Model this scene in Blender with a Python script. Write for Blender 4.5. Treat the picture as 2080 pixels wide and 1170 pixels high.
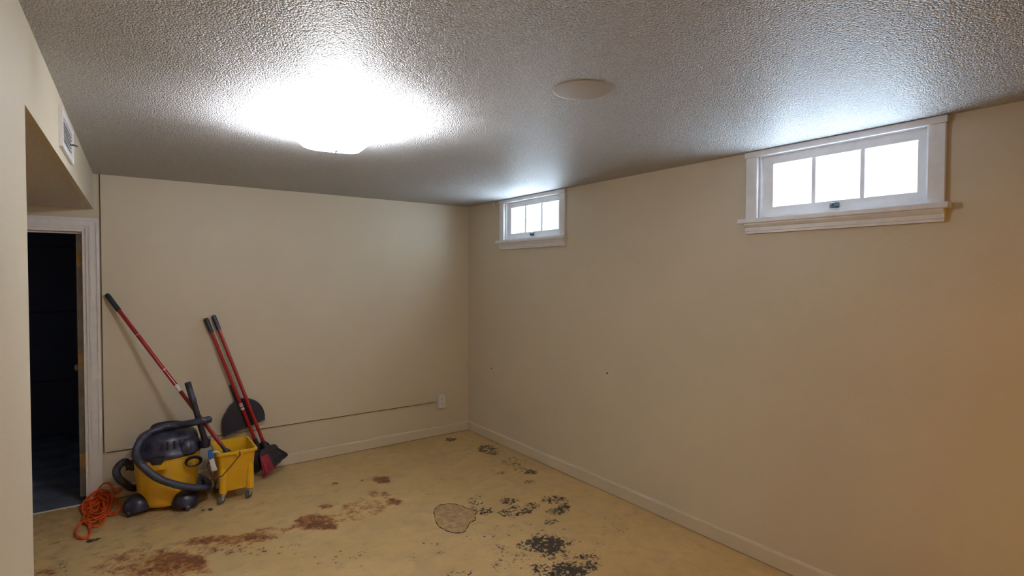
import bpy, bmesh, math, random
from mathutils import Vector, Matrix
R = random.Random(7)
for o in list(bpy.data.objects): bpy.data.objects.remove(o, do_unlink=True)
scene = bpy.context.scene
COL = scene.collection

# ------------------------------------------------------------------ camera
F, PIT, ROL, YAW = 1090.02, -0.02467, -0.00258, 0.629186
CAM = Vector((-2.7384, -4.4828, 1.52))
H = 2.1765
def rot(d):
    x, y, z = d
    c, s = math.cos(ROL), math.sin(ROL); x, z = c*x+s*z, -s*x+c*z
    c, s = math.cos(PIT), math.sin(PIT); y, z = c*y-s*z, s*y+c*z
    c, s = math.cos(YAW), math.sin(YAW); x, y = c*x+s*y, -s*x+c*y
    return Vector((x, y, z))
def onplane(px, py, axis, v):
    d = rot(((px-1040)/F, 1.0, -(py-585)/F))
    return CAM + d*((v-CAM[axis])/d[axis])
def PY(px, py, y): return onplane(px, py, 1, y)
def PZ(px, py, z=0.0): return onplane(px, py, 2, z)
cd = bpy.data.cameras.new('camera'); cam = bpy.data.objects.new('camera', cd); COL.objects.link(cam)
r_, u_, f_ = rot((1,0,0)), rot((0,0,1)), rot((0,1,0))
cam.matrix_world = Matrix(((r_.x,u_.x,-f_.x,CAM.x),(r_.y,u_.y,-f_.y,CAM.y),(r_.z,u_.z,-f_.z,CAM.z),(0,0,0,1)))
cd.sensor_width = 36; cd.lens = 36*F/2080; cd.clip_start = 0.02
scene.camera = cam
# ------------------------------------------------------------------ world, exposure
LAMP_L = 3000.0        # radiance of the ceiling lamp's bulbs
WIN_P = 14.5           # power of the daylight at each window
w = bpy.data.worlds.new('World'); scene.world = w; w.use_nodes = True
w.node_tree.nodes['Background'].inputs[0].default_value = (.75,.87,1,1)
w.node_tree.nodes['Background'].inputs[1].default_value = 0.45
vs = scene.view_settings
vs.view_transform = 'Standard'; vs.look = 'None'; vs.exposure = 0.47; vs.gamma = 1.0; vs.use_curve_mapping = False
WSHIFT = (0.0, 2.324)
for s in WSHIFT:
    ld = bpy.data.lights.new('window_daylight', 'AREA'); ld.shape = 'RECTANGLE'
    ld.size = .30; ld.size_y = .72; ld.energy = WIN_P; ld.color = (.70,.86,1.0)
    lo = bpy.data.objects.new('window_daylight', ld); COL.objects.link(lo)
    lo.location = (.13, -3.315+s, 1.988); lo.rotation_euler = (0, math.radians(90), 0)

# ------------------------------------------------------------------ materials
def newmat(name):
    m = bpy.data.materials.new(name); m.use_nodes = True
    nt = m.node_tree; b = nt.nodes['Principled BSDF']
    return m, nt, b
def N(nt, t, **kw):
    n = nt.nodes.new(t)
    for k, v in kw.items():
        if k.startswith('i_'):
            n.inputs[k[2:].replace('_',' ')].default_value = v
        else: setattr(n, k, v)
    return n
def noise(nt, co, scale, detail=3, rough=.5, dist=0):
    n = N(nt, 'ShaderNodeTexNoise'); n.inputs['Scale'].default_value = scale
    n.inputs['Detail'].default_value = detail; n.inputs['Roughness'].default_value = rough
    n.inputs['Distortion'].default_value = dist
    nt.links.new(co, n.inputs['Vector']); return n.outputs['Fac']
def ramp(nt, fac, a, b, ca=(0,0,0,1), cb=(1,1,1,1)):
    r = N(nt, 'ShaderNodeValToRGB'); r.color_ramp.elements[0].position = a; r.color_ramp.elements[1].position = b
    r.color_ramp.elements[0].color = ca; r.color_ramp.elements[1].color = cb
    nt.links.new(fac, r.inputs[0]); return r.outputs[0]
def mix(nt, fac, a, b):
    m = N(nt, 'ShaderNodeMix', data_type='RGBA')
    for s, v in ((m.inputs[0], fac), (m.inputs[6], a), (m.inputs[7], b)):
        if hasattr(v, 'links') or isinstance(v, bpy.types.NodeSocket): nt.links.new(v, s)
        else: s.default_value = v
    return m.outputs[2]
def math_(nt, op, a, b=0.0, clamp=False):
    m = N(nt, 'ShaderNodeMath', operation=op, use_clamp=clamp)
    for s, v in ((m.inputs[0], a), (m.inputs[1], b)):
        if isinstance(v, bpy.types.NodeSocket): nt.links.new(v, s)
        else: s.default_value = v
    return m.outputs[0]
def coords(nt): return N(nt, 'ShaderNodeTexCoord').outputs['Object']
def worldpos(nt): return N(nt, 'ShaderNodeNewGeometry').outputs['Position']
def bump(nt, b, h, strength, dist):
    n = N(nt, 'ShaderNodeBump'); n.inputs['Strength'].default_value = strength; n.inputs['Distance'].default_value = dist
    nt.links.new(h, n.inputs['Height']); nt.links.new(n.outputs[0], b.inputs['Normal'])
def c4(c): return (c[0], c[1], c[2], 1)
def simple(name, col, rough=.5, metal=0, var=.12, vscale=14, bscale=0, bstr=.2, bdist=.002, dust=0, dustcol=(.30,.27,.24), spec=.5):
    m, nt, b = newmat(name); co = worldpos(nt)
    n1 = noise(nt, co, vscale, 4, .6)
    dark = tuple(c*(1-var) for c in col); lite = tuple(min(1, c*(1+var)) for c in col)
    c = mix(nt, ramp(nt, n1, .3, .7), c4(dark), c4(lite))
    if dust:
        d = noise(nt, co, 18, 6, .65, .4)
        c = mix(nt, math_(nt, 'MULTIPLY', ramp(nt, d, .45, .8), dust), c, c4(dustcol))
    nt.links.new(c, b.inputs['Base Color'])
    b.inputs['Roughness'].default_value = rough; b.inputs['Metallic'].default_value = metal
    b.inputs['Specular IOR Level'].default_value = spec
    if bscale: bump(nt, b, noise(nt, co, bscale, 3), bstr, bdist)
    return m

WALL = (.60, .528, .40)
def wallmat(name, col, rough=.5):
    m, nt, b = newmat(name); co = worldpos(nt)
    a = noise(nt, co, 1.3, 4, .6); f = noise(nt, co, 90, 3, .6)
    c = mix(nt, ramp(nt, a, .3, .7), c4([x*.96 for x in col]), c4([x*1.04 for x in col]))
    s = noise(nt, co, 9, 8, .75)
    c = mix(nt, ramp(nt, s, .77, .80, (0,0,0,1), (.5,.5,.5,1)), c, c4([x*.55 for x in col]))
    nt.links.new(c, b.inputs['Base Color']); b.inputs['Roughness'].default_value = rough
    h = math_(nt, 'ADD', math_(nt, 'MULTIPLY', noise(nt, co, 7, 3), 1.4), f)
    bump(nt, b, h, .22, .003)
    return m
M = {}
M['wall'] = wallmat('wall_paint', WALL)
M['white'] = simple('white_trim_paint', (.74,.735,.75), .38, var=.05, vscale=20, bscale=60, bstr=.15, dust=.12, dustcol=(.40,.35,.30))
M['dooredge'] = simple('worn_door_paint', (.34,.34,.38), .5, var=.2, vscale=8, dust=.3)
M['brass'] = simple('painted_hinge', (.50,.36,.20), .45, metal=.3, var=.2)
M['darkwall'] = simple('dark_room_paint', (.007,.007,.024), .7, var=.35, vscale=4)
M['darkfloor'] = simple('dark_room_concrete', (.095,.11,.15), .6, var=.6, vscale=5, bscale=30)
M['yellow'] = simple('yellow_plastic', (.75,.43,.012), .38, var=.10, vscale=7, dust=.25, dustcol=(.42,.30,.13))
M['yellowtank'] = simple('dusty_yellow_plastic', (.72,.42,.016), .42, var=.12, vscale=6, dust=.55, dustcol=(.48,.36,.17))
M['black'] = simple('black_plastic', (.008,.009,.026), .42, var=.3, dust=.10)
M['blackdust'] = simple('dusty_black_plastic', (.009,.010,.030), .40, var=.3, dust=.5, dustcol=(.12,.11,.115))
M['panblack'] = simple('dustpan_plastic', (.007,.008,.020), .5, var=.3, dust=.06, dustcol=(.07,.065,.07))
M['hose'] = simple('dark_hose_rubber', (.026,.029,.054), .5, var=.3, dust=.25, dustcol=(.12,.11,.11))
M['red'] = simple('red_handle_enamel', (.30,.012,.014), .25, var=.12)
M['grip'] = simple('navy_black_grip', (.012,.013,.024), .5, var=.2)
M['redbr'] = simple('red_bristle', (.30,.012,.035), .7, var=.3, vscale=60)
M['blackbr'] = simple('black_bristle', (.014,.012,.022), .7, var=.4, vscale=60)
M['sticker'] = simple('paper_sticker', (.62,.58,.56), .5, var=.1)
M['stickerred'] = simple('red_print', (.4,.04,.04), .5)
M['chrome'] = simple('zinc_metal', (.55,.55,.55), .3, metal=.9, var=.15)
M['wheel'] = simple('grey_wheel_rubber', (.10,.105,.12), .5, var=.2)
M['wire'] = simple('rusty_wire', (.11,.030,.012), .5, metal=.4, var=.4, vscale=40)
M['blue'] = simple('blue_plastic', (.015,.12,.42), .4)
M['brushwhite'] = simple('white_brush_plastic', (.68,.68,.70), .4, var=.06)
M['orange'] = simple('orange_cord', (.62,.085,.012), .45, var=.15, vscale=25)
M['outlet'] = simple('outlet_plastic', (.66,.65,.66), .35, var=.03)
M['slot'] = simple('slot_black', (.02,.02,.02), .6)
M['latch'] = simple('dark_latch_metal', (.07,.10,.12), .4, metal=.6, var=.3, vscale=60)
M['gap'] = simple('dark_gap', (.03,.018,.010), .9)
M['nickel'] = simple('nickel', (.6,.6,.58), .3, metal=.8)

# ceiling: glossy popcorn plaster
def ceilmat(name, col, amp, rough):
    m, nt, b = newmat(name); co = worldpos(nt)
    a = noise(nt, co, 1.1, 4, .6)
    c = mix(nt, ramp(nt, a, .3, .7), c4([x*.93 for x in col]), c4([x*1.05 for x in col]))
    v = N(nt, 'ShaderNodeTexVoronoi', feature='F1'); v.inputs['Scale'].default_value = 180
    wv = N(nt, 'ShaderNodeVectorMath', operation='ADD')
    nn = N(nt, 'ShaderNodeTexNoise'); nn.inputs['Scale'].default_value = 70; nt.links.new(co, nn.inputs['Vector'])
    sc = N(nt, 'ShaderNodeVectorMath', operation='SCALE'); sc.inputs['Scale'].default_value = .005
    nt.links.new(nn.outputs['Color'], sc.inputs[0]); nt.links.new(co, wv.inputs[0]); nt.links.new(sc.outputs[0], wv.inputs[1])
    nt.links.new(wv.outputs[0], v.inputs['Vector'])
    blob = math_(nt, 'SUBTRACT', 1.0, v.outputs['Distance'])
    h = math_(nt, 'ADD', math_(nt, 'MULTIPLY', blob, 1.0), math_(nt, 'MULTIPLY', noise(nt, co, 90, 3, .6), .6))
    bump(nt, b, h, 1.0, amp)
    cc = mix(nt, ramp(nt, blob, .45, .85, (.75,.75,.75,1), (0,0,0,1)), c, c4([x*.55 for x in col]))  # crevices between the blobs darkened in colour, painted shade
    nt.links.new(cc, b.inputs['Base Color']); b.inputs['Roughness'].default_value = rough
    b.inputs['Specular IOR Level'].default_value = .5
    return m
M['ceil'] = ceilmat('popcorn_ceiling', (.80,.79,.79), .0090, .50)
M['soffit'] = ceilmat('soffit_texture', (.82,.75,.69), .003, .6)
M['patch'] = simple('smooth_ceiling_patch', (.44,.43,.42), .45, var=.06, vscale=10, bscale=14, bstr=.3)

# floor paint with stain densities stored per vertex (R black, G rust, B grime)
def floormat():
    m, nt, b = newmat('painted_concrete_floor'); co = worldpos(nt)
    at = N(nt, 'ShaderNodeAttribute', attribute_name='stain'); sep = N(nt, 'ShaderNodeSeparateColor'); nt.links.new(at.outputs['Color'], sep.inputs[0])
    n_big = noise(nt, co, 2.2, 5, .6); n_mid = noise(nt, co, 13, 6, .65, .3); n_fine = noise(nt, co, 46, 6, .7, .5); n_xf = noise(nt, co, 130, 4, .6)
    c = mix(nt, ramp(nt, n_big, .3, .7), (.52,.355,.145,1), (.64,.45,.205,1))
    c = mix(nt, math_(nt, 'MULTIPLY', ramp(nt, n_mid, .52, .8), .5), c, (.30,.215,.13,1))
    c = mix(nt, math_(nt, 'MULTIPLY', ramp(nt, noise(nt, co, 4.5, 5, .65, .6), .45, .75), .5), c, (.34,.245,.15,1))
    # general grime specks
    sp = ramp(nt, n_fine, .70, .74); c = mix(nt, math_(nt, 'MULTIPLY', sp, .55), c, (.10,.065,.04,1))
    # rust
    rf = math_(nt, 'ADD', math_(nt, 'MULTIPLY', n_mid, .6), math_(nt, 'MULTIPLY', n_fine, .5))
    rr = math_(nt, 'ADD', sep.outputs[1], math_(nt, 'MULTIPLY', math_(nt, 'SUBTRACT', rf, .55), 2.6))
    rmask = ramp(nt, rr, .38, .75)
    rr2 = ramp(nt, rr, .72, .95)
    c = mix(nt, math_(nt, 'MULTIPLY', rmask, math_(nt, 'MULTIPLY', ramp(nt, sep.outputs[1], .02, .12), .95)), c, (.26,.080,.016,1))
    c = mix(nt, math_(nt, 'MULTIPLY', rr2, math_(nt, 'MULTIPLY', ramp(nt, sep.outputs[1], .02, .12), .85)), c, (.09,.034,.015,1))
    # grey-brown grime
    gm = ramp(nt, math_(nt, 'ADD', sep.outputs[2], math_(nt, 'MULTIPLY', math_(nt, 'SUBTRACT', n_mid, .5), 1.5)), .35, .9)
    c = mix(nt, math_(nt, 'MULTIPLY', gm, .5), c, (.16,.115,.075,1))
    # black peeled flakes
    bf = math_(nt, 'ADD', math_(nt, 'MULTIPLY', n_fine, .75), math_(nt, 'MULTIPLY', n_mid, .35))
    bb = math_(nt, 'ADD', sep.outputs[0], math_(nt, 'MULTIPLY', math_(nt, 'SUBTRACT', bf, .55), 3.6))
    bmask = math_(nt, 'MULTIPLY', ramp(nt, bb, .50, .56), ramp(nt, sep.outputs[0], .03, .10))
    blackc = mix(nt, n_xf, (.010,.007,.005,1), (.05,.035,.025,1))
    c = mix(nt, bmask, c, blackc)
    nt.links.new(c, b.inputs['Base Color'])
    rgh = math_(nt, 'ADD', math_(nt, 'MULTIPLY', n_mid, .25), .36); nt.links.new(rgh, b.inputs['Roughness'])
    hh = math_(nt, 'SUBTRACT', math_(nt, 'ADD', math_(nt, 'MULTIPLY', n_mid, .6), math_(nt, 'MULTIPLY', n_xf, .15)), math_(nt, 'MULTIPLY', bmask, .5))
    bump(nt, b, hh, .35, .004)
    return m
M['floor'] = floormat()
def emis(name, col, s):
    m, nt, b = newmat(name); b.inputs['Base Color'].default_value = c4((.8,.8,.8))
    b.inputs['Emission Color'].default_value = c4(col); b.inputs['Emission Strength'].default_value = s; return m
M['bulb'] = emis('lit_bulb', (.945,.98,1.06), LAMP_L)
M['addedbulb'] = emis('added_warm_bulb', (1.0,.50,.035), 620.0)
def glassmats():
    m, nt, b = newmat('frosted_lamp_glass'); out = nt.nodes['Material Output']
    tl = N(nt, 'ShaderNodeBsdfTranslucent'); tl.inputs[0].default_value = (.97,.97,.96,1)
    tr = N(nt, 'ShaderNodeBsdfTransparent'); tr.inputs[0].default_value = (.95,.95,.94,1)
    df = N(nt, 'ShaderNodeBsdfDiffuse'); df.inputs[0].default_value = (.85,.85,.83,1)
    m1 = N(nt, 'ShaderNodeMixShader'); m1.inputs[0].default_value = .40; nt.links.new(tl.outputs[0], m1.inputs[1]); nt.links.new(tr.outputs[0], m1.inputs[2])
    m2 = N(nt, 'ShaderNodeMixShader'); m2.inputs[0].default_value = .04; nt.links.new(m1.outputs[0], m2.inputs[1]); nt.links.new(df.outputs[0], m2.inputs[2])
    nt.links.new(m2.outputs[0], out.inputs[0]); M['shade'] = m
    m, nt, b = newmat('window_glass'); out = nt.nodes['Material Output']; co = worldpos(nt)
    mp = N(nt, 'ShaderNodeMapping'); mp.inputs['Scale'].default_value = (1, 9, .6); nt.links.new(co, mp.inputs[0])
    st = noise(nt, mp.outputs[0], 1.4, 2)
    tr = N(nt, 'ShaderNodeBsdfTransparent'); nt.links.new(ramp(nt, st, .35, .65, (.84,.86,.90,1), (.97,.98,.98,1)), tr.inputs[0])
    gl = N(nt, 'ShaderNodeBsdfGlossy'); gl.inputs['Roughness'].default_value = .08
    m1 = N(nt, 'ShaderNodeMixShader'); m1.inputs[0].default_value = .06; nt.links.new(tr.outputs[0], m1.inputs[1]); nt.links.new(gl.outputs[0], m1.inputs[2])
    tl = N(nt, 'ShaderNodeBsdfTranslucent'); tl.inputs[0].default_value = (.93,.96,.98,1)
    m3 = N(nt, 'ShaderNodeMixShader'); m3.inputs[0].default_value = .04; nt.links.new(m1.outputs[0], m3.inputs[1]); nt.links.new(tl.outputs[0], m3.inputs[2])
    nt.links.new(m3.outputs[0], out.inputs[0]); M['glass'] = m
glassmats()

# ------------------------------------------------------------------ mesh helpers
def tagobj(o, label, cat, group=None):
    o['label'] = label; o['category'] = cat
    if group: o['group'] = group
    return o
def empty(name, loc, label, cat, group=None):
    o = bpy.data.objects.new(name, None); COL.objects.link(o); o.location = loc; o.empty_display_size = .05
    return tagobj(o, label, cat, group)
def root_of(o):
    while o.parent: o = o.parent
    return o
def obj(name, bm, mat, parent=None, smooth=False, bevel=0, kind=None):
    if bevel:
        bmesh.ops.bevel(bm, geom=[e for e in bm.edges], offset=bevel, segments=2, affect='EDGES', clamp_overlap=True)
    bmesh.ops.recalc_face_normals(bm, faces=bm.faces)
    me = bpy.data.meshes.new(name)
    if parent: bm.transform(Matrix.Translation(-root_of(parent).location))
    bm.to_mesh(me); bm.free()
    me.materials.append(mat)
    if smooth:
        for p in me.polygons: p.use_smooth = True
        try: me.set_sharp_from_angle(angle=math.radians(40))
        except Exception: pass
    o = bpy.data.objects.new(name, me); COL.objects.link(o)
    if parent: o.parent = parent
    if kind: o['kind'] = kind
    return o
def B(): return bmesh.new()
def box(bm, x0, x1, y0, y1, z0, z1):
    v = [bm.verts.new((x, y, z)) for x in (x0, x1) for y in (y0, y1) for z in (z0, z1)]
    for f in ((0,1,3,2),(4,6,7,5),(0,4,5,1),(2,3,7,6),(0,2,6,4),(1,5,7,3)): bm.faces.new([v[i] for i in f])
    return bm
def BX(*a): return box(B(), *a)
def prism(bm, pts, ext):           # closed outline pts (3-D), extruded by vector ext
    e = Vector(ext); a = [bm.verts.new(p) for p in pts]; b = [bm.verts.new(Vector(p)+e) for p in pts]
    n = len(a); bm.faces.new(a); bm.faces.new(b[::-1])
    for i in range(n): bm.faces.new((a[i], b[i], b[(i+1) % n], a[(i+1) % n]))
    return bm
def spline(pts, n=8, closed=False):
    P = [Vector(p) for p in pts]; out = []
    m = len(P); rng = m if closed else m-1
    for i in range(rng):
        if closed: p0, p1, p2, p3 = P[(i-1) % m], P[i], P[(i+1) % m], P[(i+2) % m]
        else: p0, p1, p2, p3 = P[max(i-1,0)], P[i], P[i+1], P[min(i+2,m-1)]
        for k in range(n):
            t = k/n
            out.append(.5*((2*p1)+(p2-p0)*t+(2*p0-5*p1+4*p2-p3)*t*t+(3*p1-p0-3*p2+p3)*t**3))
    if not closed: out.append(P[-1])
    return out
def tube(bm, pts, r, seg=10, closed=False, caps=True):
    P = [Vector(p) for p in pts]; n = len(P)
    rr = r if callable(r) else (lambda i: r)
    t0 = (P[1]-P[0]).normalized(); a = t0.orthogonal().normalized(); rings = []
    for i in range(n):
        if closed: t = (P[(i+1) % n]-P[i-1]).normalized()
        else: t = (P[min(i+1,n-1)]-P[max(i-1,0)]).normalized()
        a = (a - t*a.dot(t)); a = a.normalized() if a.length > 1e-6 else t.orthogonal().normalized()
        b = t.cross(a)
        rings.append([bm.verts.new(P[i]+(a*math.cos(2*math.pi*k/seg)+b*math.sin(2*math.pi*k/seg))*rr(i)) for k in range(seg)])
    m = n if closed else n-1
    for i in range(m):
        A, C = rings[i], rings[(i+1) % n]
        for k in range(seg): bm.faces.new((A[k], A[(k+1) % seg], C[(k+1) % seg], C[k]))
    if caps and not closed: bm.faces.new(rings[0][::-1]); bm.faces.new(rings[-1])
    return bm
def lathe(bm, c, prof, seg=40, sx=1, sy=1, axis=None, caps=True):   # prof = [(r,z)]
    c = Vector(c); q = Matrix.Identity(3) if axis is None else Vector((0,0,1)).rotation_difference(Vector(axis)).to_matrix()
    rings = []
    for r, z in prof:
        if r < 1e-6: rings.append([bm.verts.new(c+q@Vector((0,0,z)))])
        else: rings.append([bm.verts.new(c+q@Vector((r*sx*math.cos(2*math.pi*k/seg), r*sy*math.sin(2*math.pi*k/seg), z))) for k in range(seg)])
    for A, C in zip(rings, rings[1:]):
        for k in range(seg):
            l = (k+1) % seg
            if len(A) == 1 and len(C) == 1: continue
            if len(A) == 1: bm.faces.new((A[0], C[l], C[k]))
            elif len(C) == 1: bm.faces.new((A[k], A[l], C[0]))
            else: bm.faces.new((A[k], A[l], C[l], C[k]))
    if caps and len(rings[0]) > 1: bm.faces.new(rings[0][::-1])
    if caps and len(rings[-1]) > 1: bm.faces.new(rings[-1])
    return bm
def struct(name, bm, mat, parent=None, **k):
    o = obj(name, bm, mat, parent, **k); o['kind'] = 'structure'; return o

# ------------------------------------------------------------------ the room
YB = -6.3          # rear end of the room behind the camera
XA = -3.95         # far side of the alcove beyond the bulkhead
def xl(y): return -2.881 + .018*y        # face of the bulkhead / left wall, a degree out of square

# floor with stains placed from the photograph onto the ground
blk = [(1112,1105,34,20,.62),(1085,1108,40,14,.42),(1140,1135,40,20,.36),(1150,1162,46,16,.55),(1185,1145,36,22,.42),(1110,1150,30,25,.34),(1130,1100,60,8,.34),
       (1035,1018,18,7,.55),(1055,1035,26,10,.42),(1035,1042,26,8,.46),(1082,1028,18,8,.38),(1125,1015,26,9,.42),(1145,1030,14,8,.52),(1130,1040,26,7,.42),(1122,1060,16,5,.45),
       (965,1018,18,12,.36),(985,1038,16,8,.48),(962,1032,12,5,.4),(1078,959,14,5,.5),(1062,955,22,5,.36),(1075,979,14,4,.42),(1045,938,26,9,.30),(990,912,18,8,.52),(1003,921,12,4,.5),(915,893,12,4,.5),(1022,960,8,4,.34),
       (1225,1115,20,12,.22),(1000,1085,60,30,.16),(1030,1130,60,30,.22),(930,1165,26,6,.36),(953,1165,14,5,.42),(1080,1080,70,20,.16),
       (132,1150,10,14,.46),(186,1097,10,4,.58),(196,1094,6,3,.5),(178,1101,4,3,.5),(420,1033,16,4,.4),(300,1115,50,14,.12),(480,1120,60,10,.2),(560,1110,90,20,.18),(870,1120,40,20,.14),(250,1150,60,12,.2),(700,1130,80,30,.12),(1240,1070,40,20,.15)]
rust = [(640,1060,42,16,.62),(665,1068,24,8,.6),(615,1070,26,8,.5),(662,1028,16,6,.55),(775,974,18,8,.62),(770,1005,24,8,.42),(800,1019,16,7,.6),(740,1030,50,16,.38),(700,1045,50,18,.28),
        (470,1096,70,10,.5),(525,1088,40,8,.55),(410,1098,24,8,.6),(360,1140,60,18,.62),(300,1130,80,16,.42),(250,1155,70,14,.45),(390,1155,40,12,.5),(430,1110,80,16,.34),(560,1078,40,8,.36),(240,1130,60,14,.3),(320,1163,80,10,.5),(100,1100,30,8,.35),(80,1165,40,10,.4),(870,1000,30,8,.15),(680,983,8,4,.5),(735,977,6,3,.5)]
grime = [(200,1060,160,26,.45),(300,1040,120,18,.55),(460,1045,140,22,.30),(120,1060,80,30,.55),(700,990,160,40,.25),(900,950,140,40,.22),(300,1110,160,30,.4),(950,900,120,20,.25),(620,1010,100,30,.22),(1060,1000,90,50,.18),(1200,1080,60,50,.12),(90,1130,60,40,.45),(1300,1050,60,16,.3),(1150,960,50,16,.3)]
def ell(L):
    out = []
    for px, py, rx, ry, s in L:
        c = PZ(px, py); a = PZ(px+rx, py)-c; b = PZ(px, py+ry)-c
        det = a.x*b.y-a.y*b.x
        out.append((c.x, c.y, b.y/det, -b.x/det, -a.y/det, a.x/det, s, 1.3*max(a.length, b.length)))
    return out
EL = [ell(L) for L in (blk, rust, grime)]
def build_floor():
    bm = B(); NX, NY = 158, 252; x0, x1, y0, y1 = XA-.05, .0, YB, 0.0
    V = [[bm.verts.new((x0+(x1-x0)*i/NX, y0+(y1-y0)*j/NY, 0)) for i in range(NX+1)] for j in range(NY+1)]
    for j in range(NY):
        for i in range(NX): bm.faces.new((V[j][i], V[j][i+1], V[j+1][i+1], V[j+1][i]))
    o = struct('floor', bm, M['floor'])
    at = o.data.color_attributes.new('stain', 'FLOAT_COLOR', 'POINT')
    buf = [0.0]*(4*len(o.data.vertices))
    for k, v in enumerate(o.data.vertices):
        x, y = v.co.x, v.co.y
        for ch in range(3):
            val = 0
            for cx, cy, m00, m01, m10, m11, s, rad in EL[ch]:
                dx, dy = x-cx, y-cy
                if abs(dx) > rad*1.3 or abs(dy) > rad*1.3: continue
                u = m00*dx+m01*dy; q = m10*dx+m11*dy; d = u*u+q*q
                if d < 1.7: val = max(val, (1.2 if ch == 0 else 1.35 if ch == 1 else 1)*s*min(1, 1.7*(1-d/1.7)))
            buf[4*k+ch] = val
        buf[4*k+3] = 1
    at.data.foreach_set('color', buf)
    return o
floor = build_floor()
# ceiling slab, back wall with doorway, right wall with two window openings
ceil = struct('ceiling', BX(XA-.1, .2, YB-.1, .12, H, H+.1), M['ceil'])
DX0, DX1, DZ = -3.68, -2.925, 1.812
bm = B(); box(bm, XA-.1, DX0, 0, .12, 0, H); box(bm, DX1, .0, 0, .12, 0, H); box(bm, DX0, DX1, 0, .12, DZ, H)
wall_back = struct('wall_back', bm, M['wall'])
OY0, OY1, OZ0, OZ1 = -3.686, -2.943, 1.822, 2.148
bm = B(); prev = YB-.1
for s in WSHIFT:
    box(bm, 0, .2, prev, OY0+s, 0, H); box(bm, 0, .2, OY0+s, OY1+s, 0, OZ0); box(bm, 0, .2, OY0+s, OY1+s, OZ1, H); prev = OY1+s
box(bm, 0, .2, prev, .12, 0, H)
wall_right = struct('wall_right', bm, M['wall'])
struct('wall_rear', BX(XA-.1, .2, YB-.1, YB, 0, H), M['wall'])
struct('wall_alcove', BX(XA-.1, XA, YB, 0, 0, H), M['wall'])
# left wall: boxed-in bulkhead overhead, a wall pier below it
PIER0, PIER1 = -3.45, -2.666
ZB = 1.944
bm = B()
prism(bm, [(xl(0),0,ZB),(xl(YB),YB,ZB),(xl(YB),YB,H),(xl(0),0,H)], (-.02,0,0))
prism(bm, [(xl(PIER1),PIER1,0),(xl(PIER0),PIER0,0),(xl(PIER0),PIER0,ZB),(xl(PIER1),PIER1,ZB)], (-.13,0,0))
wall_left = struct('wall_left', bm, M['wall'])
bm = B(); prism(bm, [(xl(0)-.021,-.001,ZB+.001),(XA,-.001,ZB+.001),(XA,YB,ZB+.001),(xl(YB)-.021,YB,ZB+.001)], (0,0,.02))
struct('ceiling_soffit', bm, M['soffit'])
# smooth round patch where a fixture was taken off the ceiling
bm = B(); n = 40; c = Vector((-1.406,-3.074,H))
lathe(bm, (c.x,c.y,H-.0016), [(.098,0),(.104,.0002),(.106,.0016)], 40)
struct('ceiling_patch', bm, M['patch'], ceil, smooth=True)
# baseboards with an eased top edge and a dark gap at the floor
def bb_profile(t=.015, h=.088): return [(0,.004),(t,.004),(t,h-.012),(t-.003,h-.003),(t-.008,h),(0,h)]
bm = B(); prism(bm, [(-2.852,-d,z) for d, z in bb_profile()], (2.852-.0155,0,0)); struct('baseboard_back', bm, M['wall'])
bm = B(); prism(bm, [(-d,0,z) for d, z in bb_profile()], (0,YB,0)); struct('baseboard_right', bm, M['wall'])
struct('trim_1', BX(-2.852, -.012, -.011, -.001, 0, .0038), M['gap']); struct('trim_2', BX(-.011, -.001, YB, -.001, 0, .0038), M['gap'])

# ---- doorway casing, jamb, open door
dr = bpy.data.objects.new('door_1', None); COL.objects.link(dr); dr.location = (-2.96,.1,0); dr['kind'] = 'structure'
cw = .069
bm = B()
for a, b, d in ((0,.22,.010),(.22,.34,.015),(.34,.80,.018),(.80,1,.024)):
    x0, x1 = DX1+cw*a, DX1+cw*b
    box(bm, x0, x1, -d, 0, 0, DZ+cw*a)                                   # right leg
    box(bm, DX0-cw*b, DX0-cw*a, -d, 0, 0, DZ+cw*a)                       # left leg
    box(bm, DX0-cw*b, DX1+cw*b, -d, 0, DZ+cw*a, DZ+cw*b+.001)            # head
obj('casing', bm, M['white'], dr)
bm = B(); box(bm, DX1-.018, DX1, -.002, .122, 0, DZ); box(bm, DX0, DX0+.018, -.002, .122, 0, DZ); box(bm, DX0+.018, DX1-.018, -.002, .122, DZ-.018, DZ)
box(bm, DX0+.018, DX1-.018, .05, .075, DZ-.03, DZ-.018); box(bm, DX0+.018, DX0+.03, .05, .075, 0, DZ-.03)
obj('jamb', bm, M['white'], dr)
leaf = obj('door_leaf', BX(-2.981, -2.944, .128, .86, .012, DZ-.022), M['dooredge'], dr, bevel=.002)
for z in (1.613, .93, .255):
    bm = B(); box(bm, -2.979, -2.950, .1235, .1275, z-.05, z+.05); lathe(bm, (-2.945,.1205,z-.05), [(.007,0),(.007,.1)], 10)
    for k in (-.03, 0, .03): lathe(bm, (-2.966+.006*(k != 0),.1235,z+k), [(.004,-.0),(.004,.001)], 8, axis=(0,-1,0))
    obj('hinge', bm, M['brass'], leaf)
bm = B(); lathe(bm, (-2.981,.79,.80), [(.028,0),(.028,.004),(.011,.006),(.011,.022),(.022,.030),(.026,.042),(.018,.054),(0,.056)], 18, axis=(-1,0,0)); obj('knob', bm, M['brass'], leaf, smooth=True)
struct('trim_3', BX(DX0+.018, DX1-.018, -.004, .012, 0, .004), M['white'])
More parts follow.
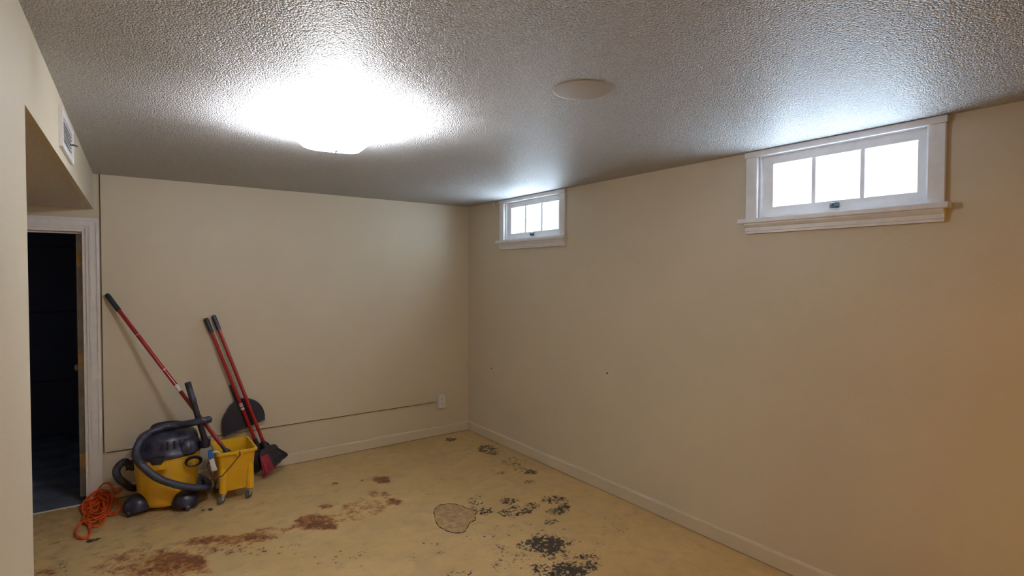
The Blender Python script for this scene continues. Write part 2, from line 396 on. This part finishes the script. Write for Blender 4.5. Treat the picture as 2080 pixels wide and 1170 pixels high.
# ---- unlit room beyond the doorway
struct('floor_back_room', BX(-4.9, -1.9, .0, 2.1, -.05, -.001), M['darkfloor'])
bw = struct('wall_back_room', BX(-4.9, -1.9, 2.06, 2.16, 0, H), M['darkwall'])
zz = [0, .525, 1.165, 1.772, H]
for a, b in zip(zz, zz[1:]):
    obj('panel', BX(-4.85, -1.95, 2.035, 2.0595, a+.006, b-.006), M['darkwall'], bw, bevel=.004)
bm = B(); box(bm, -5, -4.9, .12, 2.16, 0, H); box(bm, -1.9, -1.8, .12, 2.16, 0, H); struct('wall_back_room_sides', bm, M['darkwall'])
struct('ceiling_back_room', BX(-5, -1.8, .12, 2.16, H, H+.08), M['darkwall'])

# ---- windows
def window(idx, s):
    wr = bpy.data.objects.new('window_%d' % idx, None); COL.objects.link(wr); wr.location = (0,-3.31+s,OZ0); wr['kind'] = 'structure'
    y0, y1 = -3.744+s, -2.880+s
    obj('head_casing', BX(-.026, 0, y0-.006, y1+.006, 2.146, H-.002), M['white'], wr, bevel=.002)
    for a, b in ((y0, y0+.060), (y1-.062, y1)):
        cs = obj('side_casing', BX(-.020, 0, a, b, 1.8205, 2.1455), M['white'], wr, bevel=.002)
    bm = B(); t = .012
    box(bm, 0, .10, OY0+s, OY0+s+t, OZ0, OZ1); box(bm, 0, .10, OY1+s-t, OY1+s, OZ0, OZ1); box(bm, 0, .10, OY0+s+t, OY1+s-t, OZ1-.004, OZ1); box(bm, 0, .10, OY0+s+t, OY1+s-t, OZ0, OZ0+.006)
    obj('jamb_liner', bm, M['white'], wr)
    obj('stool', BX(-.048, .012, -3.765+s, -2.848+s, 1.797, 1.8205), M['white'], wr, bevel=.003)
    bm = B()
    prism(bm, [(0,y0,1.743),(-.018,y0,1.743),(-.018,y0,1.754),(-.021,y0,1.756),(-.021,y0,1.774),(-.027,y0,1.778),(-.034,y0,1.790),(-.034,y0,1.797),(0,y0,1.797)], (0,y1-y0,0))
    obj('apron', bm, M['white'], wr)
    # sash: stiles, rails, two muntins, three panes
    sy0, sy1, sz0, sz1 = OY0+s+t+.001, OY1+s-t-.004, OZ0+.007, OZ1-.006
    py0, py1, pz0, pz1 = -3.640+s, -3.012+s, 1.877, 2.099
    bm = B(); X0, X1 = .014, .046
    box(bm, X0, X1, sy0, py0, sz0, sz1); box(bm, X0, X1, py1, sy1, sz0, sz1)
    box(bm, X0, X1, py0, py1, sz0, pz0); box(bm, X0, X1, py0, py1, pz1, sz1)
    sash = obj('sash', bm, M['white'], wr)
    for ym in (-3.212, -3.427):
        obj('muntin', BX(X0+.004, X1-.002, ym-.010+s, ym+.010+s, pz0, pz1), M['white'], sash, bevel=.002)
    ed = [py1, -3.202+s, -3.222+s, -3.417+s, -3.437+s, py0]
    for k in range(3):
        obj('pane', BX(.032, .035, ed[2*k+1]+.0002, ed[2*k]-.0002, pz0+.0002, pz1-.0002), M['glass'], sash)
    c = (X0, -3.312+s, 1.850)
    bm = B(); box(bm, X0-.004, X0, c[1]-.021, c[1]+.021, c[2]-.008, c[2]+.016)
    lathe(bm, (X0-.004,c[1],c[2]+.006), [(.015,0),(.015,.008),(.009,.014),(.009,.018)], 14, axis=(-1,0,0)); box(bm, X0-.022, X0-.012, c[1]-.026, c[1]+.006, c[2]-.002, c[2]+.010)
    obj('latch', bm, M['latch'], sash)
for i, s in enumerate(WSHIFT): window(i+1, s)

# ---- ceiling lamp: square slumped glass under bare bulbs
LC = Vector((-1.994,-2.183,0)); la = math.radians(-10)
lamp = empty('ceiling_lamp', (LC.x, LC.y, H), 'lit flush ceiling lamp with square slumped frosted glass', 'ceiling lamp')
bm = B(); lathe(bm, (LC.x,LC.y,H-.024), [(.066,0),(.078,.004),(.080,.0235)], 30); obj('canopy_plate', bm, M['white'], lamp, smooth=True)
bm = B(); G = 36; V = []
for j in range(G+1):
    row = []
    for i in range(G+1):
        u, v = 2*i/G-1, 2*j/G-1
        k = .5*(abs(u)**2.6+abs(v)**2.6)
        z = 2.054 + .006*(u*u+v*v) + .054*max(abs(u),abs(v))**5 + .006*abs(u*v)**3
        x, y = u*.152, v*.150
        row.append(bm.verts.new((LC.x+x*math.cos(la)-y*math.sin(la), LC.y+x*math.sin(la)+y*math.cos(la), z)))
    V.append(row)
for j in range(G):
    for i in range(G): bm.faces.new((V[j][i], V[j][i+1], V[j+1][i+1], V[j+1][i]))
sh = obj('glass_shade', bm, M['shade'], lamp, smooth=True)
sm = sh.modifiers.new('solid', 'SOLIDIFY'); sm.thickness = .003
bm = B(); lathe(bm, (LC.x,LC.y,2.036), [(0,0),(.008,.004),(.011,.010),(.006,.014),(.006,.018)], 14); obj('finial', bm, M['nickel'], lamp, smooth=True)
bm = B(); lathe(bm, (LC.x,LC.y,2.0555), [(.004,0),(.004,H-.022-2.0555)], 8); obj('stem', bm, M['nickel'], lamp)
for sgn in (-1, 1):
    d = Vector((math.cos(la+.5)*sgn, math.sin(la+.5)*sgn, 0)); p = LC+d*.030+Vector((0,0,2.083))
    bm = B(); lathe(bm, p-d*.022, [(.011,0),(.011,.016)], 14, axis=d); obj('socket', bm, M['outlet'], lamp)
    bm = B(); lathe(bm, p-d*.006, [(.009,0),(.012,.008),(.019,.025),(.020,.038),(.017,.050),(.009,.058),(0,.060)], 16, axis=d); obj('bulb', bm, M['bulb'], lamp, smooth=True)

# ---- air vent in the bulkhead face
vy0, vy1, vz0, vz1 = -1.93, -1.50, 1.985, 2.130
vent = empty('air_vent', (xl(-1.7), -1.7, vz0), 'white metal air vent grille with a lever in the bulkhead face', 'vent')
def vb(bm, y0, y1, z0, z1, d0, d1):
    prism(bm, [(xl(y0)+d0,y0,z0),(xl(y1)+d0,y1,z0),(xl(y1)+d0,y1,z1),(xl(y0)+d0,y0,z1)], (d1-d0,0,0)); return bm
bm = B(); fw = .024
vb(bm, vy0, vy0+fw, vz0, vz1, .0005, .012); vb(bm, vy1-fw, vy1, vz0, vz1, .0005, .012); vb(bm, vy0+fw, vy1-fw, vz0, vz0+fw, .0005, .010); vb(bm, vy0+fw, vy1-fw, vz1-fw, vz1, .0005, .010)
obj('frame', bm, M['white'], vent)
obj('backing', vb(B(), vy0+fw, vy1-fw, vz0+fw, vz1-fw, .0005, .002), M['outlet'], vent)
for k in range(6):
    z = vz0+fw+.008+k*.0155
    bm = B(); prism(bm, [(xl(vy0)+.0025,vy0+fw,z+.006),(xl(vy1)+.0025,vy1-fw,z+.006),(xl(vy1)+.008,vy1-fw,z),(xl(vy0)+.008,vy0+fw,z)], (0,0,.0015)); obj('slat', bm, M['white'], vent)
bm = B(); p = Vector((xl(-1.52)+.003,-1.535,2.065)); tube(bm, [p, p+Vector((.012,.006,.001)), p+Vector((.022,.010,-.003))], .0035, 8); obj('lever', bm, M['slot'], vent)

# ---- wiring: raceway and outlet
RX, RZ = -2.838, .332
race = empty('wire_raceway', (RX,-.005,0), 'thin painted wire raceway down the wall beside the door and along to the outlet', 'raceway')
obj('vertical_run', BX(RX-.007, RX+.007, -.011, -.0003, RZ-.007, H-.001), M['wall'], race, bevel=.002)
obj('horizontal_run', BX(RX+.0072, -.350, -.011, -.0003, RZ-.007, RZ+.007), M['wall'], race, bevel=.002)
obj('painted_shadow', BX(RX+.0072, -.352, -.0085, -.0004, RZ-.0105, RZ-.0072), M['gap'], race)  # dark strip painted in as the shadow under the run
obj('painted_shadow', BX(RX-.0105, RX-.0072, -.0085, -.0004, RZ-.007, H-.001), M['gap'], race)  # same painted shadow, left of the vertical run
ot = empty('wall_outlet', (-.313,-.02,.265), 'white double wall outlet in a surface box near the corner', 'outlet')
obj('surface_box', BX(-.347, -.280, -.034, -.0003, .268, .389), M['outlet'], ot, bevel=.003)
obj('cover_plate', BX(-.350, -.277, -.040, -.0345, .265, .392), M['outlet'], ot, bevel=.002)
for z in (.352, .305):
    sk = obj('socket', BX(-.330, -.297, -.0425, -.0402, z-.014, z+.014), M['outlet'], ot, bevel=.001)
    bm = B(); box(bm, -.3225, -.3200, -.0432, -.0426, z-.004, z+.007); box(bm, -.3075, -.3050, -.0432, -.0426, z-.004, z+.007); box(bm, -.3155, -.3115, -.0432, -.0426, z-.010, z-.006)
    obj('slot', bm, M['slot'], sk)
bm = B(); lathe(bm, (-.3135,-.0402,.3285), [(.003,0),(.003,.001)], 10, axis=(0,-1,0)); obj('screw', bm, M['chrome'], ot)

# nails left in the wall, pull string by the ceiling
for i, (y, z, lab) in enumerate(((-.417,.663,'small dark nail in the right wall beside the room corner'), (-1.862,.835,'small dark nail in the right wall midway between the windows'))):
    bm = B(); lathe(bm, (-.0005,y,z), [(.0025,0),(.0025,.008),(.006,.009),(.006,.011),(0,.0115)], 8, axis=(-1,0,0))
    tagobj(obj('nail', bm, M['slot']), lab, 'nail')
bm = B(); lathe(bm, (-.05,-.51,H-.046), [(0,0),(.005,.003),(.006,.008),(.002,.014),(.0015,.0455)], 8)
tagobj(obj('pull_string', bm, M['sticker']), 'short white pull string hanging from the ceiling beside the small corner window', 'string')

# ------------------------------------------------------------------ wet and dry vacuum
VC = Vector((-2.505,-.285,0)); va = math.radians(-20)
def vloc(x, y, z): return Vector((VC.x+x*math.cos(va)-y*math.sin(va), VC.y+x*math.sin(va)+y*math.cos(va), z))
vac = empty('shop_vacuum', (VC.x, VC.y, 0), 'dusty yellow and black shop vacuum wrapped in its hose', 'vacuum')
bm = B(); lathe(bm, (VC.x,VC.y,0), [(.0,.030),(.150,.030),(.158,.036),(.165,.06),(.178,.21),(.187,.328),(.191,.332),(.191,.340),(0,.340)], 48); tank = obj('tank', bm, M['yellowtank'], vac, smooth=True)
bm = B(); lathe(bm, (VC.x,VC.y,0), [(0,.340),(.193,.3405),(.197,.345),(.197,.364),(.192,.372),(.187,.385),(.180,.402),(.176,.428),(.170,.452),(.152,.476),(.120,.492),(.06,.500),(0,.502)], 48); head = obj('motor_head', bm, M['blackdust'], vac, smooth=True)
for k in range(10):       # cooling ribs on the head
    a = va-math.pi/2+(-.9+k*.2); d = Vector((math.cos(a), math.sin(a), 0))
    p0 = Vector((VC.x,VC.y,0))+d*.181+Vector((0,0,.402)); p1 = Vector((VC.x,VC.y,0))+d*.173+Vector((0,0,.452))
    obj('rib', tube(B(), [p0, p1], .006, 6), M['blackdust'], head)
hb = [vloc(-.10,.03,.470), vloc(-.085,.03,.505), vloc(-.03,.03,.520), vloc(.05,.03,.520), vloc(.10,.03,.505), vloc(.115,.03,.465)]
obj('carry_handle', tube(B(), spline(hb, 6), .017, 10), M['black'], vac, smooth=True)
bm = B(); lathe(bm, vloc(-.105,-.090,.486), [(.018,0),(.018,.006),(.012,.010),(0,.011)], 14, axis=vloc(-.5,-.8,1.0)-vloc(0,0,0)); obj('switch', bm, M['stickerred'], head)
# latches front and back
for sgn in (-1, 1):
    bm = B()
    pts = [(-.050,.294),(.050,.294),(.050,.338),(.034,.338),(.026,.324),(-.026,.324),(-.034,.338),(-.050,.338)]
    prism(bm, [vloc(x+.004, sgn*.180, z) for x, z in pts], vloc(0,sgn*.042,0)-vloc(0,0,0)); lt = obj('latch', bm, M['yellow'], tank)
    bm = B(); prism(bm, [vloc(x+.004, sgn*.183, z) for x, z in [(-.025,.3245),(.025,.3245),(.033,.339),(.038,.370),(-.038,.370),(-.033,.339)]], vloc(0,sgn*.030,0)-vloc(0,0,0)); obj('clasp', bm, M['black'], lt)
# hose port on the left, wand holder and cord hank on the right
pa = Vector((-.93,.10,0)).normalized()
bm = B(); p = VC+pa*.165+Vector((0,0,.285)); lathe(bm, p, [(.036,0),(.036,.035),(.030,.038),(.030,.060)], 18, axis=pa); obj('hose_port', bm, M['black'], tank, smooth=True)
for k in range(3):
    c = PY(393, 936, -.475)+Vector((0,.012*k-.01,-.006*k)); rr = .046-.003*k
    pts = [c+Vector((rr*math.cos(t*math.pi/10), -.012*math.sin(t*math.pi/10), .78*rr*math.sin(t*math.pi/10))) for t in range(20)]
    obj('power_cord', tube(B(), pts, .0055, 7, closed=True), M['grip'], vac, smooth=True)
bm = B(); a = math.radians(-52); d = Vector((math.cos(a),math.sin(a),0)); p = VC+d*.165
lathe(bm, (p.x,p.y,.345), [(.05,0),(.062,.015),(.060,.05),(.045,.085),(.02,.10),(0,.102)], 20); obj('side_housing', bm, M['blackdust'], head, smooth=True)
bm = B(); q = PY(416,893,-.37); lathe(bm, (q.x,q.y,q.z-.05), [(.03,0),(.034,.01),(.034,.05),(.026,.052)], 16); obj('wand_holder', bm, M['blackdust'], head, smooth=True)
# fenders and castors
for sx, sy in ((-1,-1),(1,-1),(1,1),(-1,1)):
    c = vloc(sx*.135, sy*.118, .030)
    bm = B(); lathe(bm, c, [(.080,0),(.079,.022),(.070,.050),(.052,.072),(.028,.086),(0,.092)], 22, sx=1, sy=1); fd = obj('fender', bm, M['blackdust'], vac, smooth=True)
    p = vloc(sx*.162, sy*.178, .023)
    bm = B(); lathe(bm, p-Vector((.014,0,0)), [(0,0),(.016,0),(.022,.004),(.0228,.014),(.022,.024),(.016,.028),(0,.028)], 18, axis=(1,.1,0)); obj('castor', bm, M['black'], fd, smooth=True)
# hose: port, down the left side, behind, out at the right, across the front and over the top
hp = [VC+pa*.205+Vector((0,0,.285)), PY(252,938,-.28), PY(237,953,-.28), PY(239,968,-.28), PY(254,982,-.275), VC+Vector((-.17,.12,.10)), VC+Vector((0,.232,.10)), VC+Vector((.19,.14,.085)),
      PY(423,985,-.40), PY(414,991,-.48), PY(397,990.5,-.515), PY(370,987.5,-.530), PY(342,980,-.530), PY(318,970,-.525), PY(295,952,-.505), PY(280,934,-.48), PY(277,915,-.45), PY(286,895,-.40), PY(305,879,-.36), PY(333,868,-.345), PY(361,863.5,-.36), PY(389,859,-.41), PY(414,854,-.43), PY(423,853,-.41), PY(423,852,-.375)]
hpts = spline(hp, 14)
obj('hose', tube(B(), hpts, lambda i: .0220+(.0012 if i % 2 else -.0008), 12), M['hose'], vac, smooth=True)
wa, wb = PY(381,777,-.385), PY(417,896,-.385)
bm = B(); dd = (wb-wa).normalized(); L = (wb-wa).length
lathe(bm, wa, [(.013,0),(.019,0),(.019,.10),(.0205,.102),(.0205,.14),(.018,.142),(.018,L),(.0,L)], 16, axis=dd); obj('wand', bm, M['black'], vac, smooth=True)

# ------------------------------------------------------------------ mop bucket
bk = empty('mop_bucket', (-2.128,-.37,0), 'yellow wheeled mop bucket beside the vacuum', 'bucket')
def loft(bm, rects, close_top=False):   # rects: (x0,x1,y0,y1,z) rings joined
    rings = []
    for x0, x1, y0, y1, z in rects:
        rc = .018; pts = []
        for cx, cy, a0 in ((x1-rc,y1-rc,0),(x0+rc,y1-rc,90),(x0+rc,y0+rc,180),(x1-rc,y0+rc,270)):
            for k in range(5):
                a = math.radians(a0+k*22.5); pts.append(bm.verts.new((cx+rc*math.cos(a), cy+rc*math.sin(a), z)))
        rings.append(pts)
    for A, C in zip(rings, rings[1:]):
        n = len(A)
        for k in range(n): bm.faces.new((A[k], A[(k+1) % n], C[(k+1) % n], C[k]))
    bm.faces.new(rings[0][::-1]); bm.faces.new(rings[-1]); return bm
X0, X1, Y0, Y1, ZR = -2.250, -2.006, -.548, -.212, .343
bm = B()
loft(bm, [(X0+.030,X1-.030,Y0+.050,Y1-.045,.072),(X0+.010,X1-.010,Y0+.014,Y1-.014,ZR-.022),(X0+.008,X1-.008,Y0+.012,Y1-.012,ZR-.016),(X0-.002,X1+.002,Y0-.002,Y1+.002,ZR-.016),(X0-.003,X1+.003,Y0-.003,Y1+.003,ZR-.003),(X0,X1,Y0,Y1,ZR),
          (X0+.013,X1-.013,Y0+.016,Y1-.016,ZR),(X0+.034,X1-.034,Y0+.055,Y1-.050,.080)])
tub = obj('tub', bm, M['yellow'], bk, smooth=True)
for x, tx in ((X0+.040, .012), (X1-.040, -.012)):
    for y, ty in ((Y0+.046, -1), (Y1-.046, 1)):
        bm = B(); lathe(bm, (x,y,.068), [(.0,0),(.024,0),(.0245,.05),(.023,.15),(.016,.205),(.0,.225)] if ty < 0 else [(0,0),(.024,0),(.0245,.05),(.02,.09),(0,.10)], 18); lg = obj('leg_post', bm, M['yellow'], bk, smooth=True)
        bm = B(); lathe(bm, (x,y,.055), [(.0,0),(.021,0),(.021,.009),(.014,.0125),(0,.0128)], 16)
        for s2 in (-.011, .011): prism(bm, [Vector((x-.012,y-.012,0))+Vector((.5,-.86,0))*(s2-.001)+Vector((.86,.5,0))*q+Vector((0,0,z)) for q, z in ((-.008,.022),(.008,.022),(.020,.056),(-.004,.056))], Vector((.5,-.86,0))*.002)
        ct = obj('castor', bm, M['chrome'], lg)
        bm = B(); lathe(bm, Vector((x-.012,y-.012,.0255))-Vector((.5,-.86,0))*.008, [(.005,0),(.021,0),(.0255,.003),(.0255,.013),(.021,.016),(.005,.016)], 20, axis=(.5,-.86,0)); obj('wheel', bm, M['wheel'], ct, smooth=True)
xm = -2.118
bp = [(xm,Y0-.004,ZR-.004),(xm+.004,Y0-.010,ZR-.020),(xm-.006,Y0-.013,ZR-.034),PY(456,962,Y0-.015),PY(448,968,Y0-.010),(X0-.020,Y0+.02,.190),(X0-.020,Y1-.02,.190),(X0+.02,Y1+.012,.200),(xm-.006,Y1+.012,ZR-.034),(xm,Y1+.004,ZR-.004)]
obj('bail_handle', tube(B(), spline(bp, 5), .0034, 7), M['wire'], bk, smooth=True)
bm = B(); box(bm, xm-.022, xm+.022, Y0-.007, Y0+.012, ZR-.030, ZR-.016); obj('handle_lug', bm, M['yellow'], tub, bevel=.002)

# scrub brush hooked over the bucket rim
bs = empty('scrub_brush', (X0-.02,Y0-.01,.22), 'blue and white scrub brush hooked on the rim of the yellow bucket', 'brush')
Yb = Y0-.022
hk = [PY(448,925,Yb+.03), PY(444,919,Yb+.022), PY(437,917.5,Yb), PY(431,922,Yb), PY(431,932,Yb), PY(434,943,Yb), PY(438,955,Yb)]
def hr(i): return (.0055, .006, .0065, .0075, .009, .010, .010)[min(6, i//5)]
obj('handle', tube(B(), spline(hk, 5), hr, 10), M['brushwhite'], bs, smooth=True)
ba, bb2 = PY(424.5,916,Yb), PY(435,957,Yb)
bd = bb2-ba; side = Vector((1,0,.25)).normalized()
bm = B(); prism(bm, [ba-side*.008+Vector((0,-.018,0)), ba+side*.018+Vector((0,-.018,0)), ba+bd*.36+side*.018+Vector((0,-.018,0)), ba+bd*.36-side*.012+Vector((0,-.018,0))], (0,.036,0)); obj('blue_end', bm, M['blue'], bs, bevel=.003)
for r in range(9):
    for c in range(3):
        p = ba+bd*(.42+.062*r)+Vector((0,-.014+.014*c,0))
        obj('bristle_tuft', tube(B(), [p+side*.016, p-side*.012], lambda i: (.0042,.0052)[i], 6), M['brushwhite'], bs)

# ------------------------------------------------------------------ long handled tools
def stick(parent, a, b, r, grip, name='handle'):
    a, b = Vector(a), Vector(b); d = (b-a); L = d.length; d.normalize()
    bm = B(); lathe(bm, a+d*grip, [(0,0),(r,0),(r,L-grip),(0,L-grip)], 14, axis=d); hd = obj(name, bm, M['red'], parent, smooth=True)
    bm = B(); lathe(bm, a, [(0,0),(r*.8,.001),(r*1.22,.010),(r*1.28,.03),(r*1.22,grip),(0,grip)], 14, axis=d); obj('grip', bm, M['grip'], parent, smooth=True)
    return d, L, hd
def band(parent, p, d, r, l, mat, name):
    bm = B(); lathe(bm, p, [(r-.001,0),(r,0),(r,l),(r-.001,l)], 14, axis=d); return obj(name, bm, mat, parent)
# mop standing in the bucket
ma = PY(216,597,-.028); mb = PY(452,907,-.415)
mp = empty('mop', (mb.x,mb.y,.1), 'long red handled mop standing in the yellow bucket and leaning on the wall', 'mop')
d, L, hd = stick(mp, ma, mb, .0125, .135)
t = lambda px: (px-216)/(452-216)
def along(a, b, px, y0=None):      # point on the stick seen at column px
    best = min(range(401), key=lambda k: abs(pix(Vector(a).lerp(Vector(b), k/400))[0]-px)); return Vector(a).lerp(Vector(b), best/400)
def pix(P):
    q = Vector(P)-CAM; return (1040+F*q.dot(r_)/q.dot(f_), 585-F*q.dot(u_)/q.dot(f_))
band(hd, along(ma,mb,333), d, .0134, .004, M['sticker'], 'ring')
band(hd, along(ma,mb,279), d, .0134, .003, M['sticker'], 'ring')
band(hd, along(ma,mb,357), d, .0130, .050, M['sticker'], 'sticker')
bm = B(); lathe(bm, mb-d*.015, [(.014,0),(.016,.012),(.016,.035),(.030,.060),(.034,.075),(0,.08)], 16, axis=d, sy=.7); obj('socket', bm, M['black'], mp, smooth=True)
e = mb+d*.055
bm = B(); box(bm, e.x-.06, e.x+.07, e.y-.02, e.y+.02, e.z-.04, e.z-.012); obj('clamp', bm, M['black'], mp, bevel=.004)
for k in range(16):
    x = e.x-.055+.0075*k; pts = [(x, e.y, e.z-.035), (x+R.uniform(-.01,.01), e.y+R.uniform(-.02,.02), e.z-.09), (x+R.uniform(-.02,.015), e.y+R.uniform(-.035,.03), .094+R.random()*.02)]
    obj('mop_strand', tube(B(), spline(pts, 4), .005, 6), M['sticker'], mp)

def broom(a, b, label, sticker, colours):
    a, b = Vector(a), Vector(b)
    br = empty('broom', (b.x,b.y,0), label, 'broom', 'red handled brooms')
    d, L, hd = stick(br, a, b, .0125, .115)
    if sticker:
        p = along(a, b, 490); band(hd, p-d*.02, d, .0131, .052, M['sticker'], 'sticker'); band(hd, p-d*.012, d, .0134, .006, M['stickerred'], 'print'); band(hd, p+d*.004, d, .0134, .012, M['stickerred'], 'print')
    # head in the plane of the stick, long side to the left
    l = Vector((1,0,0)); l = (l-d*l.dot(d)).normalized(); n = l.cross(d).normalized()
    bm = B(); lathe(bm, b-d*.02, [(.016,0),(.017,.03),(.020,.05),(0,.052)], 14, axis=d); obj('socket', bm, M['black'], br, smooth=True)
    c = b+d*.030
    bm = B()
    out = [(-.058,.034),(-.040,.008),(-.012,0),(.03,0),(.068,.010),(.078,.030),(.078,.045),(-.058,.052)]
    prism(bm, [c+l*x+d*y-n*.020 for x, y in out], n*.040); obj('block', bm, M['black'], br, bevel=.004)
    for nm, mt, u0, u1 in colours:
        bm = B()
        for k in range(420):
            u = R.uniform(u0, u1); v = R.uniform(-1,1)
            p0 = c+l*(-.056+.132*u)+d*.044+n*(v*.016)
            ln = .150*(1-u)+.078*u+R.uniform(-.008,.006)
            p1 = c+l*(-.080+.205*u+R.uniform(-.006,.006))+d*(.044+ln)+n*(v*.032+R.uniform(-.004,.004))
            if p1.z < .001: p1.z = .001
            tube(bm, [p0, p0.lerp(p1,.55)+n*v*.006, p1], lambda i: (.0026,.0026,.0014)[i], 4)
        o = obj(nm, bm, M[mt], br); 
    return br
b2a = PY(433,640,-.030); b2b = PY(536,901,-.175)
broom(b2a, b2b, 'red handled angle broom with red and black bristles beside the bucket', False, (('red_bristles','redbr',0,.42), ('black_bristles','blackbr',.38,1)))
b1a = PY(418,646,-.030); b1b = PY(519,896,-.098)
broom(b1a, b1b, 'red handled broom with a white sticker and a dustpan clipped on', True, (('bristles','blackbr',0,.5), ('bristles','blackbr',.5,1)))
# dustpan clipped to the first broom's handle
dp = empty('dustpan', PY(495,850,-.05), 'black half-round dustpan clipped behind a red broom handle', 'dustpan')
oc = [(454,886),(451,868),(452,852),(459,838),(468,824),(481,814),(496,809),(511,811),(524,817),(533,828),(537,840),(537.5,851)]
yb_, yf_ = -.020, -.058
outl = [PY(x, y, -.045) for x, y in oc]
pts = spline(outl, 4)
bm = B(); prism(bm, [Vector((p.x, yf_, p.z)) for p in pts], (0,.005,0)); pan = obj('pan', bm, M['panblack'], dp)
cen = sum(pts, Vector())/len(pts)
bm = B()
for p, q in zip(pts, pts[1:]):
    pi, qi = p.lerp(cen,.04), q.lerp(cen,.04)
    prism(bm, [Vector((v.x, yf_+.005, v.z)) for v in (p, q, qi, pi)], (0,.031,0))
obj('rim', bm, M['black'], dp)
a, b = pts[0], pts[-1]
bm = B(); tube(bm, [Vector((a.x,yf_+.004,a.z)), Vector((b.x,yf_+.004,b.z))], .006, 8); obj('lip', bm, M['grip'], dp)
h0, h1 = PY(486,818,yf_+.012), PY(468,782,-.030)
bm = B(); tube(bm, [h0, h0.lerp(h1,.5), h1], lambda i: (.024,.018,.012)[i], 10); obj('clip_handle', bm, M['black'], dp, smooth=True)

# ------------------------------------------------------------------ orange extension cord
trace = [(1000,240),(880,230),(760,330),(700,260),(640,170),(560,170),(500,220),(430,320),(380,420),(330,560),(300,720),(325,860),(340,950),(250,1030),(140,1010),(108,910),(200,790),(330,745),(450,690),(540,600),(560,500),(640,410),(770,440),(812,520),(760,610),(650,640),(540,600),(490,540),(500,440),(600,365),(720,400),(800,480),(790,590),(690,670),(560,660),(430,720),(260,770),(150,850),(112,960),(200,1045),(320,1000),(345,890),(310,800),(320,660),(380,520),(480,430),(440,430),(330,540),(250,640),(228,740),(300,815),(400,860),(500,830),(570,740),(555,640),(600,520),(640,400),(540,360),(450,385),(300,430),(175,540),(215,575),(330,560),(420,500),(470,400),(430,330),(480,290),(560,280),(605,340),(560,430),(480,500),(440,600),(330,640),(290,560),(330,470),(420,390),(520,400),(560,540),(600,640),(560,720),(500,760)]
for k in range(7):
    cx, cy, ra, rb, ph = R.uniform(380,520), R.uniform(470,640), R.uniform(90,230), R.uniform(110,200), R.uniform(0,6)
    trace += [(cx+ra*math.cos(ph+q*.9), cy+rb*math.sin(ph+q*.9)+.25*ra*math.cos(ph+q*.9)*-1) for q in range(7)]
cp = []
for k, (x, y) in enumerate(trace):
    px, py = 140+x/7.8, 960+y/7.8
    hgt = .007+.011*(k % 3)*(1 if 300 < y < 800 else .35)
    p = PZ(px, py, hgt)
    if p.y > -.055: p = PY(px, py, -.055-.006*(k % 4)); 
    if p.z < .007: p.z = .007
    cp.append(p)
bm = B(); tube(bm, spline(cp, 7), .0060, 7)
cord = empty('extension_cord', (cp[20].x, cp[20].y, 0), 'tangled orange extension cord heaped on the floor by the door casing', 'cord')
obj('cable', bm, M['orange'], cord, smooth=True)
e = cp[-1]; bm = B(); tube(bm, [e, e+Vector((.012,-.012,.004)), e+Vector((.035,-.03,.004))], lambda i: (.007,.013,.013)[i], 10); obj('plug', bm, M['slot'], cord, smooth=True)

# ------------------------------------------------------------------ cracked repair patch in the floor
po = [(882,1045),(884,1034),(893,1027),(910,1024),(926,1025),(945,1031),(970,1040),(964,1046),(966,1056),(957,1060),(952,1066),(946,1078),(935,1083),(915,1081),(896,1073),(888,1064)]
pp = [PZ(x, y) for x, y in po]
bm = B(); prism(bm, [Vector((p.x,p.y,.0002)) for p in pp], (0,0,.0016))
fp = struct('floor_patch', bm, simple('chipped_concrete', (.42,.27,.12), .7, var=.3, vscale=30, bscale=40, bstr=.6, bdist=.004, dust=.7, dustcol=(.13,.10,.08)), floor)
bm = B(); cl = [Vector((p.x+R.uniform(-.003,.003),p.y+R.uniform(-.003,.003),.001)) for p in spline(pp, 4, closed=True)]
tube(bm, cl, lambda i: .0022+.0012*math.sin(i*1.7), 5, closed=True); struct('floor_patch_edge', bm, M['gap'], floor)

# ------------------------------------------------------------------ added unseen warm pendant, tints the lower right wall and floor golden
PL = Vector((-1.6,-5.6,0))
pn = empty('added_pendant_lamp', (PL.x, PL.y, H), 'added warm bulb in a dark cone shade, unseen at the rear of the room', 'added lamp')
bm = B(); lathe(bm, (PL.x,PL.y,H-.0205), [(.045,0),(.05,.02)], 24); obj('added_canopy', bm, M['black'], pn)
bm = B(); lathe(bm, (PL.x,PL.y,1.975), [(.004,0),(.004,H-.02-1.975)], 8); obj('cord', bm, M['black'], pn)
bm = B(); lathe(bm, (PL.x,PL.y,1.86), [(.165,0),(.160,.004),(.05,.100),(.03,.115),(0,.116),(0,.110),(.026,.108),(.046,.096),(.156,.002),(.1645,.001)], 40, caps=False); obj('shade', bm, M['black'], pn, smooth=True)  # shade of the added pendant
bm = B(); lathe(bm, (PL.x,PL.y,1.835), [(0,0),(.020,.004),(.031,.020),(.031,.034),(.024,.055),(.014,.075),(.014,.130)], 16); obj('bulb', bm, M['addedbulb'], pn, smooth=True)  # bulb of the added pendant
